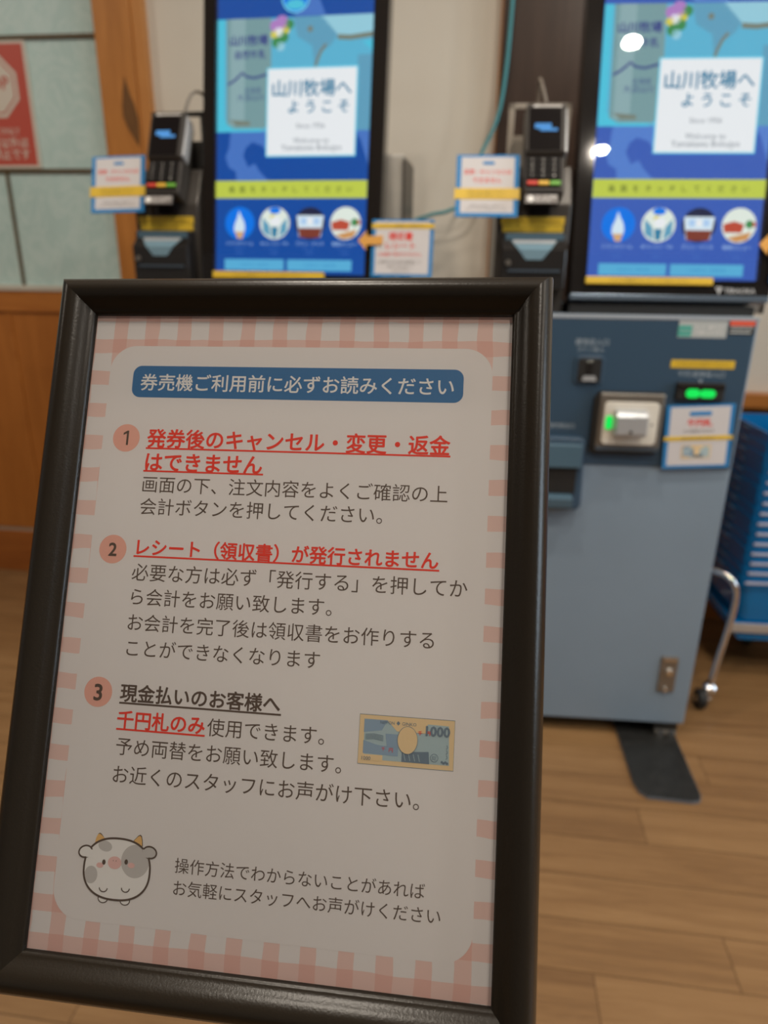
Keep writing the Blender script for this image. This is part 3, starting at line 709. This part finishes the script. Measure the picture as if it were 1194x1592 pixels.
        s.build('menu_circle', sc)
    for x0, x1 in ((.0215, .157), (.1645, .3085)):
        MB().rect(x0, x1, .0075, .0305, y1, G['button']).text('ご利用方法・言語切替', x0 + .035, x1 - .035, .019, y1 - e, G['buttontext']).build('screen_button', sc)
    mon(MB().box(-.0005, .3365, -.0095, -.0085, -.0005, .5975, M['screen_glass']).build('screen_cover', r))
    mon(MB().box(-.003, .2495, -.0115, -.0006, -.0105, .0035, M['tape'], .0004).text('こちらの画面をタッチしてご注文ください', .012, .235, -.0035, -.0117, M['tapetext'], h=.0085).build('yellow_tape', r))
    lg = MB().text('TERAOKA', .276, .339, -.0195, -.0015, M['logotext'], .02, h=.0135, align='L')
    lg.poly([(.2575, -.0125), (.273, -.0125), (.2665, -.028)], -.0015, M['logotext']); lg.poly([(.2615, -.0145), (.265, -.0145), (.2645, -.020)], -.0018, M['bezel']); mon(lg.build('maker_mark', r))
    # payment column left of the screen
    c = MB().prism([(.02, 1.0265), (.20, 1.0265), (.20, 1.312), (.062, 1.312), (.02, 1.238)], -.19, -.0405, M['column'], 'x', bev=.003); c.build('payment_column', r)
    hp = MB()
    hp.box(-.172, -.045, .105, .113, 1.424, 1.434, M['bracketblack'], .001).box(-.172, -.160, .105, .113, 1.30, 1.434, M['bracketblack'], .001).box(-.057, -.045, .105, .113, 1.30, 1.434, M['bracketblack'], .001).box(-.16, -.057, .107, .111, 1.30, 1.375, M['bracketblack'])
    hp.box(-.172, -.045, .105, .15, 1.30, 1.315, M['bracketblack']).build('hoop_bracket', r)
    # card receipt printer
    pr = MB().prism([(.021, 1.182), (-.010, 1.182), (-.012, 1.166), (-.030, 1.150), (-.030, 1.075), (.021, 1.068)], -.178, -.050, M['glossblack'], 'x', bev=.002)
    pr = pr.build('receipt_printer', r)
    MB().box(-.172, -.056, -.013, -.008, 1.168, 1.181, M['printer_blue'], .001).build('top_strip', pr)
    MB().raw([(-.160, -.0126, 1.1668), (-.068, -.0126, 1.1668), (-.082, -.0308, 1.1506), (-.146, -.0308, 1.1506), (-.098, -.0310, 1.131), (-.130, -.0310, 1.131)], [[0, 3, 2, 1], [3, 5, 4, 2]], M['slotsheen']).raw([(-.158, -.0124, 1.1690), (-.070, -.0124, 1.1690), (-.074, -.0190, 1.1622), (-.154, -.0190, 1.1622)], [[0, 3, 2, 1]], M['silver']).build('paper_slot', pr)  # pale slope and silver strip paint the sheen of glossy black plastic
    MB().lathe([(0, -.006), (.005, -.006), (.006, 0)], M['steel'], (-.165, -.031, 1.125), 'y', 16).build('knob', pr)
    MB().box(-.165, -.06, -.034, -.029, 1.108, 1.112, M['lip']).build('front_ridge', pr)
    MB().box(-.181, -.0525, .0165, .0205, 1.199, 1.2135, M['tape'], .0005).box(-.177, -.0545, .0160, .0205, 1.1845, 1.198, M['tape'], .0005).text('レシートはこちらから出ます', -.172, -.060, 1.206, .0155, M['tapetext'], h=.009).text('お取りください', -.150, -.08, 1.191, .0155, M['tapetext'], h=.008).build('yellow_tape', r)
    MB().box(-.125, -.085, .000, .021, 1.2165, 1.2345, M['termface'], .002).build('terminal_mount', r)
    return r

K2 = make_kiosk()
K1 = copy_tree(K2)
K2.matrix_world = TR((.4117, 1.5096, 0), math.radians(-4.4407)); K1.matrix_world = TR((-.3813, 1.6339, 0), math.radians(-9.1843))
K2['label'] = 'right-hand grey-blue ticket machine with its door and coin slot in view'
K1['label'] = 'left-hand ticket machine, its lit screen rising behind the framed notice'
for k in (K1, K2): k['group'] = 'self-service ticket machines'
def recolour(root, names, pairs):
    """gives one copy its own materials where reflected light is painted in"""
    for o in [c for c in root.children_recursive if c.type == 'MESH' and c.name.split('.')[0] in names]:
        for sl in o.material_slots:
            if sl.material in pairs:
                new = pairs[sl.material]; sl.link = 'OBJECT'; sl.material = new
M['bracketlit'] = mat('lit_bracket_paint', (.34, .30, .25), .4)  # same bracket as lit, its light reflections put into the colour
recolour(K2, ('hoop_bracket',), {M['bracketblack']: M['bracketlit']})
recolour(K2, ('screen', 'screen_backdrop', 'screen_emblem'), {G['blue']: glow('screen_blue_hazed', 58, 94, 182), G['land']: glow('screen_land_hazed', 84, 128, 206)})  # haze of the mirrored ceiling painted into this screen's blues
bpy.context.view_layer.update()
KM = {1: K1.matrix_world.copy(), 2: K2.matrix_world.copy()}

# ------------------------------------------------------------------ card payment terminals
def make_terminal():
    r = thing('payment_terminal', '', 'card terminal')
    H = .182; W_ = .039
    s = MB().prism([(.0, H), (.0, .082), (.010, .076), (.010, .006), (.016, 0), (.046, 0), (.050, .03), (.050, H - .012), (.040, H)], -W_, W_, M['termbody'], 'x', bev=.003)
    s.build('shell', r)
    d = MB().box(-.0335, .0295, -.0008, .001, .084, .171, M['termface']).build('display', r)
    MB().rect(-.022, .010, .128, .139, -.0012, G['termblue']).rect(-.012, .022, .123, .129, -.0013, G['termblue']).build('lit_words', d)
    MB().rect(-.026, .030, .1735, .1775, -.0009, M['keymark']).disc(-.020, .1755, .0025, -.0012, M['white'], n=14).build('top_mark', r)
    MB().box(-.0355, .0315, .0085, .0105, .012, .079, M['termface'], .001).build('key_bed', r)
    for j in range(4):
        for i in range(3):
            kx, kz = -.0245 + .0215 * i, .068 - .0108 * j
            MB().box(kx - .0082, kx + .0082, .0060, .0088, kz - .0040, kz + .0040, M['key'], .0008, 1).text('123456789*0#'[3 * j + i], kx - .004, kx + .004, kz, .0058, M['keymark'], .03, 1, h=.006).build('key', r)
    for i, k in enumerate(('keyred', 'keyyellow', 'keygreen')):
        MB().box(-.0335 + .0222 * i, -.0130 + .0222 * i, .0050, .0088, .016, .0245, M[k], .001, 1).build('key', r)
    MB().prism([(.006, .084), (.030, .080), (.034, .165), (.010, H - .004)], W_ - .001, W_ + .004, M['silver'], 'x', bev=.001).build('side_strip', r)
    MB().box(-.037, .027, .006, .010, -.022, -.004, M['termlabel'], .0008).disc(-.026, -.013, .0065, .0056, M['white'], n=20).text('タッチ決済', -.016, .024, -.0095, .0056, M['white']).text('はこちら', -.016, .012, -.0165, .0056, M['white']).build('touch_label', r)
    MB().box(-.036, .026, .0095, .016, -.023, .004, M['termface'], .001).build('label_holder', r)
    return r
T2 = make_terminal()
T1 = copy_tree(T2)
TL_ = TR((-.1035, -.030, 1.258), 0, math.radians(25))
T2.matrix_world = KM[2] @ TL_; T1.matrix_world = KM[1] @ TL_
T2['label'] = 'card terminal left of the right-hand screen, in front of the dark pillar'
T1['label'] = 'card terminal left of the left-hand screen, near the orange wooden post'
for k in (T1, T2): k['group'] = 'card payment terminals'
def local(k, pts): return [KM[k] @ Vector(p) for p in pts]
def arc(pts, n=8):
    """smooth curve through points"""
    P = [Vector(p) for p in pts]; out = []
    for i in range(len(P) - 1):
        a, b_, c_, d_ = P[max(i - 1, 0)], P[i], P[i + 1], P[min(i + 2, len(P) - 1)]
        for j in range(n):
            t_ = j / n
            out.append(.5 * ((2 * b_) + (-a + c_) * t_ + (2 * a - 5 * b_ + 4 * c_ - d_) * t_ ** 2 + (-a + 3 * b_ - 3 * c_ + d_) * t_ ** 3))
    out.append(P[-1]); return out
o = MB().tube(arc(local(1, [(-.072, .062, 1.405), (-.070, .062, 1.430), (-.058, .075, 1.462), (-.045, .095, 1.466), (-.037, .118, 1.445), (-.037, .125, 1.42), (-.045, .13, 1.36), (-.055, .15, 1.316)])), .0032, M['cable_grey']).build('terminal_cable')
tag(o, 'grey cable looping up behind the left-hand card terminal', 'cable')
o = MB().tube(arc(local(2, [(-.100, .062, 1.405), (-.104, .064, 1.43), (-.112, .075, 1.46), (-.115, .10, 1.475), (-.112, .125, 1.45), (-.11, .135, 1.38), (-.11, .14, 1.317)])), .0034, M['cable_grey']).build('terminal_cable')
tag(o, 'grey cable standing up behind the right-hand card terminal', 'cable')

# ------------------------------------------------------------------ notice cards on the kiosks
def card_base(w_, h_, bd, white=None):
    s = MB().box(-w_ / 2, w_ / 2, -.0015, .0015, 0, h_, M['cardblue'], .0004, 1)
    s.rect(-w_ / 2 + bd, w_ / 2 - bd, bd * .8, h_ - bd * .5, -.0017, M['cardwhite']); return s
def cancel_card():
    r = thing('notice_card', '', 'notice card'); w_, h_ = .125, .123
    card_base(w_, h_, .0095).build('board', r)
    MB().prism(rrect(-.010, .013, .1035, .1095, .002), -.0022, -.0016, M['cardblue']).build('blue_tab', r)
    MB().text('変更・キャンセルは', -.047, .047, .089, -.0019, M['cardred'], .02).text('できません', -.030, .028, .0725, -.0019, M['cardred'], .02).build('red_lettering', r)
    MB().text('券売機ご利用前にご確認のうえ', -.034, .038, .0215, -.0019, M['cardgrey']).text('スタッフまでお声がけください', -.042, .044, .0145, -.0019, M['cardgrey']).build('grey_lettering', r)
    s = MB().box(-.0655, .0655, -.0026, -.0015, .0345, .0565, M['tape'], .0004, 1); s.text('お支払い後の返金はできません', -.040, .038, .0495, -.0029, M['tapetext']); s.text('ご注文内容をお確かめください', -.040, .036, .0415, -.0029, M['tapetext']); s.build('yellow_tape', r)
    MB().box(.030, .0605, .0015, .0135, .02, .05, M['gapblack']).build('mounting_pad', r)
    return r
C2 = cancel_card(); C1 = copy_tree(C2)
C2.matrix_world = KM[2] @ TR((-.2135, -.010, 1.2110), 0, math.radians(18))
C1.matrix_world = KM[1] @ TR((-.2155, -.010, 1.2190), 0, math.radians(18)) @ Matrix.Rotation(math.radians(-1.5), 4, 'Y')
C2['label'] = 'blue-bordered notice card with yellow band beside the right-hand card terminal'
C1['label'] = 'blue-bordered notice card with yellow band beside the left-hand card terminal, over the wooden post'
for k in (C1, C2): k['group'] = 'cancellation notice cards'
def receipt_card():
    r = thing('notice_card', '', 'notice card'); w_, h_ = .131, .117
    card_base(w_, h_, .008).build('board', r)
    MB().text('領収書', -.030, .022, .083, -.0019, M['cardred'], .03).text('レシート', -.035, .028, .064, -.0019, M['cardred'], .02).text('は自動で発行されません', -.050, .042, .0465, -.0019, M['cardred'], .01).build('red_lettering', r)
    MB().text('必要な方は会計画面にて', -.050, .042, .031, -.0019, M['cardgrey']).text('発行するを押して', -.030, .025, .0215, -.0019, M['cardgrey']).text('ください', -.02, .018, .0135, -.0019, M['cardgrey']).build('grey_lettering', r)
    s = MB().box(-.066, .066, -.0026, -.0015, .0985, .109, M['tape'], .0004, 1); s.text('レシート（領収書）が必要な方へ', -.048, .046, .1038, -.0029, M['tapetext']); s.build('yellow_tape', r)
    s = MB().prism([(-.095, .0735), (-.0765, .0940), (-.0765, .0825), (-.042, .0835), (-.042, .0655), (-.0765, .0645), (-.0765, .0530)], -.0052, -.0030, M['orange']); s.build('arrow', r)
    MB().box(-.066, -.045, .0015, .010, .02, .09, M['gapblack']).build('mounting_pad', r)
    return r
R1 = receipt_card(); R2 = copy_tree(R1)
scr = TR((0, 0, 1.0955), 0, TILT)
R1.matrix_world = KM[1] @ scr @ TR((.4180, -.0105, -.0045)); R2.matrix_world = KM[2] @ scr @ TR((.4250, -.0105, -.0055))
R1['label'] = 'receipt notice card with orange arrow on the right edge of the left-hand screen'
R2['label'] = 'receipt notice card with orange arrow, cropped by the right edge of the photo'
for k in (R1, R2): k['group'] = 'receipt notice cards'
bc = thing('notice_card', 'blue-bordered card with red heading and banknote picture below the bill slot', 'notice card', KM[2] @ TR((.2645, -.040, .7115)) @ Matrix.Rotation(math.radians(-3.5), 4, 'Y'))
card_base(.139, .138, .0085).build('board', bc)
MB().prism(rrect(-.022, .023, .115, .124, .003), -.0024, -.0016, M['cardblue']).build('blue_tab', bc)
MB().text('千円札', -.026, .026, .0995, -.0019, M['cardred'], .04).build('red_lettering', bc); MB().text('のみ使用できます', -.032, .032, .0815, -.0019, M['cardgrey'], .01).build('grey_lettering', bc)
MB().box(-.0705, .0705, -.0026, -.0015, .0615, .071, M['tape'], .0004, 1).text('他のお札は使えません', -.034, .034, .0662, -.0029, M['tapetext']).build('yellow_tape', bc)
s = MB(); banknote(s, -.0325, .052, .061, -.0019, True); s.build('banknote_picture', bc)
MB().box(-.05, .05, .0015, .0065, .03, .11, M['gapblack']).build('mounting_pad', bc)

# ------------------------------------------------------------------ red stop sign on the frosted glazing
rs = thing('stop_sign', 'red paper stop sign with a white octagon on the frosted glazing', 'sign', WALL @ TR((-1.472, .0, 1.387)))
s = MB().box(-.123, .123, -.001, .0038, 0, .340, M['signwhite'])
s.rect(-.115, .113, .008, .332, -.0013, M['signred'])
s.build('sheet', rs)
def octa(cx, cz, h_): return [(cx + h_ / math.cos(PI / 8) * math.cos(PI / 8 + PI / 4 * i), cz + h_ / math.cos(PI / 8) * math.sin(PI / 8 + PI / 4 * i)) for i in range(8)]
s = MB().poly(octa(0, .222, .083), -.0018, M['signwhite']).poly(octa(0, .222, .073), -.0022, M['signred']).poly(octa(0, .222, .069), -.0026, M['signwhite'])
s.text('STOP', -.060, .057, .232, -.0030, M['signred'], .012); s.build('octagon', rs)
s = MB().text('STAFF ONLY', -.070, .068, .103, -.0018, M['signwhite'], .0); s.text('関係者以外は', -.094, .091, .0705, -.0018, M['signwhite'], .014); s.text('立入禁止です', -.094, .091, .0385, -.0018, M['signwhite'], .014); s.build('lettering', rs)

# ------------------------------------------------------------------ teal network cable down from the ceiling
q = .9687
o = MB().tube([WALL @ Vector((u * q, -.0705, 1.12 + (z - 1.12) * q)) for u, z in [(p.x, p.z) for p in arc([(.070, 0, 2.75), (.067, 0, 2.1), (.0635, 0, 1.79), (.056, 0, 1.604), (.038, 0, 1.50), (.0045, 0, 1.427), (-.020, 0, 1.36), (-.0494, 0, 1.292), (-.09, 0, 1.268), (-.1428, 0, 1.2567), (-.22, 0, 1.22), (-.30, 0, 1.10), (-.33, 0, .8), (-.34, 0, .4)])]], .0052, M['teal']).build('network_cable')
tag(o, 'thin teal cable hanging beside the dark pillar and curling left along the wall', 'cable')

# ------------------------------------------------------------------ basket trolley and nested blue baskets
tm = KM[2]
tr = thing('basket_trolley', 'low chrome basket trolley on casters at the right edge, under the blue baskets', 'trolley', tm @ TR((.755, .39, 0)))
MB().box(-.215, .215, -.145, -.137, .163, .190, M['greybar'], .002).box(-.205, .205, -.137, .137, .168, .1885, M['basket'], .002).build('deck_frame', tr)
MB().prism([(-.205, .163), (.205, .163), (.185, .135), (-.185, .135)], -.135, .135, M['basket'], 'y', bev=.004).build('under_tray', tr)
def wheel(x, y, par, r_=.026, name='caster', top=.135):
    a = MB().box(x - .012, x + .012, y - .016, y + .016, .052, top, M['chrome'], .003).box(x - .014, x - .011, y - .018, y + .018, .018, .06, M['chrome'], .001).box(x + .011, x + .014, y - .018, y + .018, .018, .06, M['chrome'], .001).build(name, par)
    MB().lathe([(0, -.009), (r_ * .55, -.010), (r_ * .9, -.010), (r_, -.006), (r_, .006), (r_ * .9, .010), (r_ * .55, .010), (0, .009)], M['rubber'], (x, y, r_), 'x', 28).build('wheel', a)
for x, y in ((-.05, .09), (.17, .09), (.17, -.09)): wheel(x, y, tr)
# bent chrome leg running forward to a caster
L = lambda x, y, z: (x - .755, y - .39, z)
leg = MB().tube(arc([L(.553, .45, .178), L(.42, .43, .20), L(.37, .36, .29), L(.385, .29, .355), L(.432, .18, .377), L(.462, .15, .374), L(.482, .138, .348), L(.490, .142, .30), L(.484, .140, .22), L(.470, .132, .13), L(.462, .128, .066)], 6), .0085, M['chrome'], 16)
leg.lathe([(0, .0), (.017, .0), (.019, .006), (.019, .018), (.012, .026), (0, .026)], M['chrome'], L(.462, .128, .043), n=20).build('leg', tr)
cs = MB().box(*(L(.446, 0, 0)[0], L(.454, 0, 0)[0]), *(L(0, .108, 0)[1], L(0, .140, 0)[1]), .020, .052, M['chrome'], .002).lathe([(0, 0), (.008, 0), (.008, .012), (0, .012)], M['chrome'], L(.4525, .118, .027), 'x', 14).build('caster', tr)
MB().lathe([(0, -.010), (.012, -.011), (.024, -.011), (.027, -.006), (.027, .006), (.024, .011), (.012, .011), (0, .010)], M['rubber'], L(.439, .118, .027), 'x', 28).lathe([(0, 0), (.010, 0), (.010, .001), (0, .001)], M['chrome'], L(.427, .118, .027), 'x', 20).build('wheel', cs)
def make_basket():
    r = thing('shopping_basket', '', 'shopping basket')
    H, W_, D_ = .135, .210, .142
    s = MB(); lv = [(.0, .88), (.003, .89), (H * .35, .925), (H - .032, .950), (H - .0285, .985), (H - .005, .992), (H - .005, 1.0), (H, 1.0), (H, .985), (H - .03, .958), (H * .35, .912), (.006, .87)]
    n0 = rrect(-1, 1, -1, 1, .14, 5); vs = []; fs = []; nn = len(n0)
    for z, k in lv: vs += [(a * W_ * k, b_ * D_ * k, z) for a, b_ in n0]
    for i in range(len(lv) - 1):
        for j in range(nn): fs.append([i * nn + j, i * nn + (j + 1) % nn, (i + 1) * nn + (j + 1) % nn, (i + 1) * nn + j])
    s.raw(vs, fs, M['basket']); s.raw(vs[:nn], [list(range(nn))[::-1]], M['basket']); s.raw(vs[-nn:], [list(range(nn))], M['basket'])
    s.build('tub', r)
    MB().box(-W_ + .012, W_ - .012, -D_ - .0035, -D_ + .003, H - .0150, H - .0085, M['handle'], .002).build('handle', r)
    for i in range(1):
        MB().box(-W_ - .0035, -W_ + .002, -.02, .02, H - .0135, H - .0085, M['lug'], .0015).build('side_lug', r)
    return r
bk = make_basket(); words = ['lowest', 'second', 'third', 'fourth', 'fifth', 'sixth', 'seventh', 'eighth', 'ninth', 'tenth', 'eleventh', 'twelfth', 'thirteenth', 'fourteenth', 'topmost']
for i in range(15):
    o = bk if i == 0 else copy_tree(bk)
    o.matrix_world = tm @ TR((.755 + .0012 * (i % 3 - 1), .39, .1905 + .0285 * i))
    o['label'] = ('topmost' if i == 14 else 'lowest' if i == 0 else words[i] + ' from the bottom') + ' blue basket in the nested stack at right'
    o['group'] = 'nested blue baskets'
bpy.context.view_layer.update()
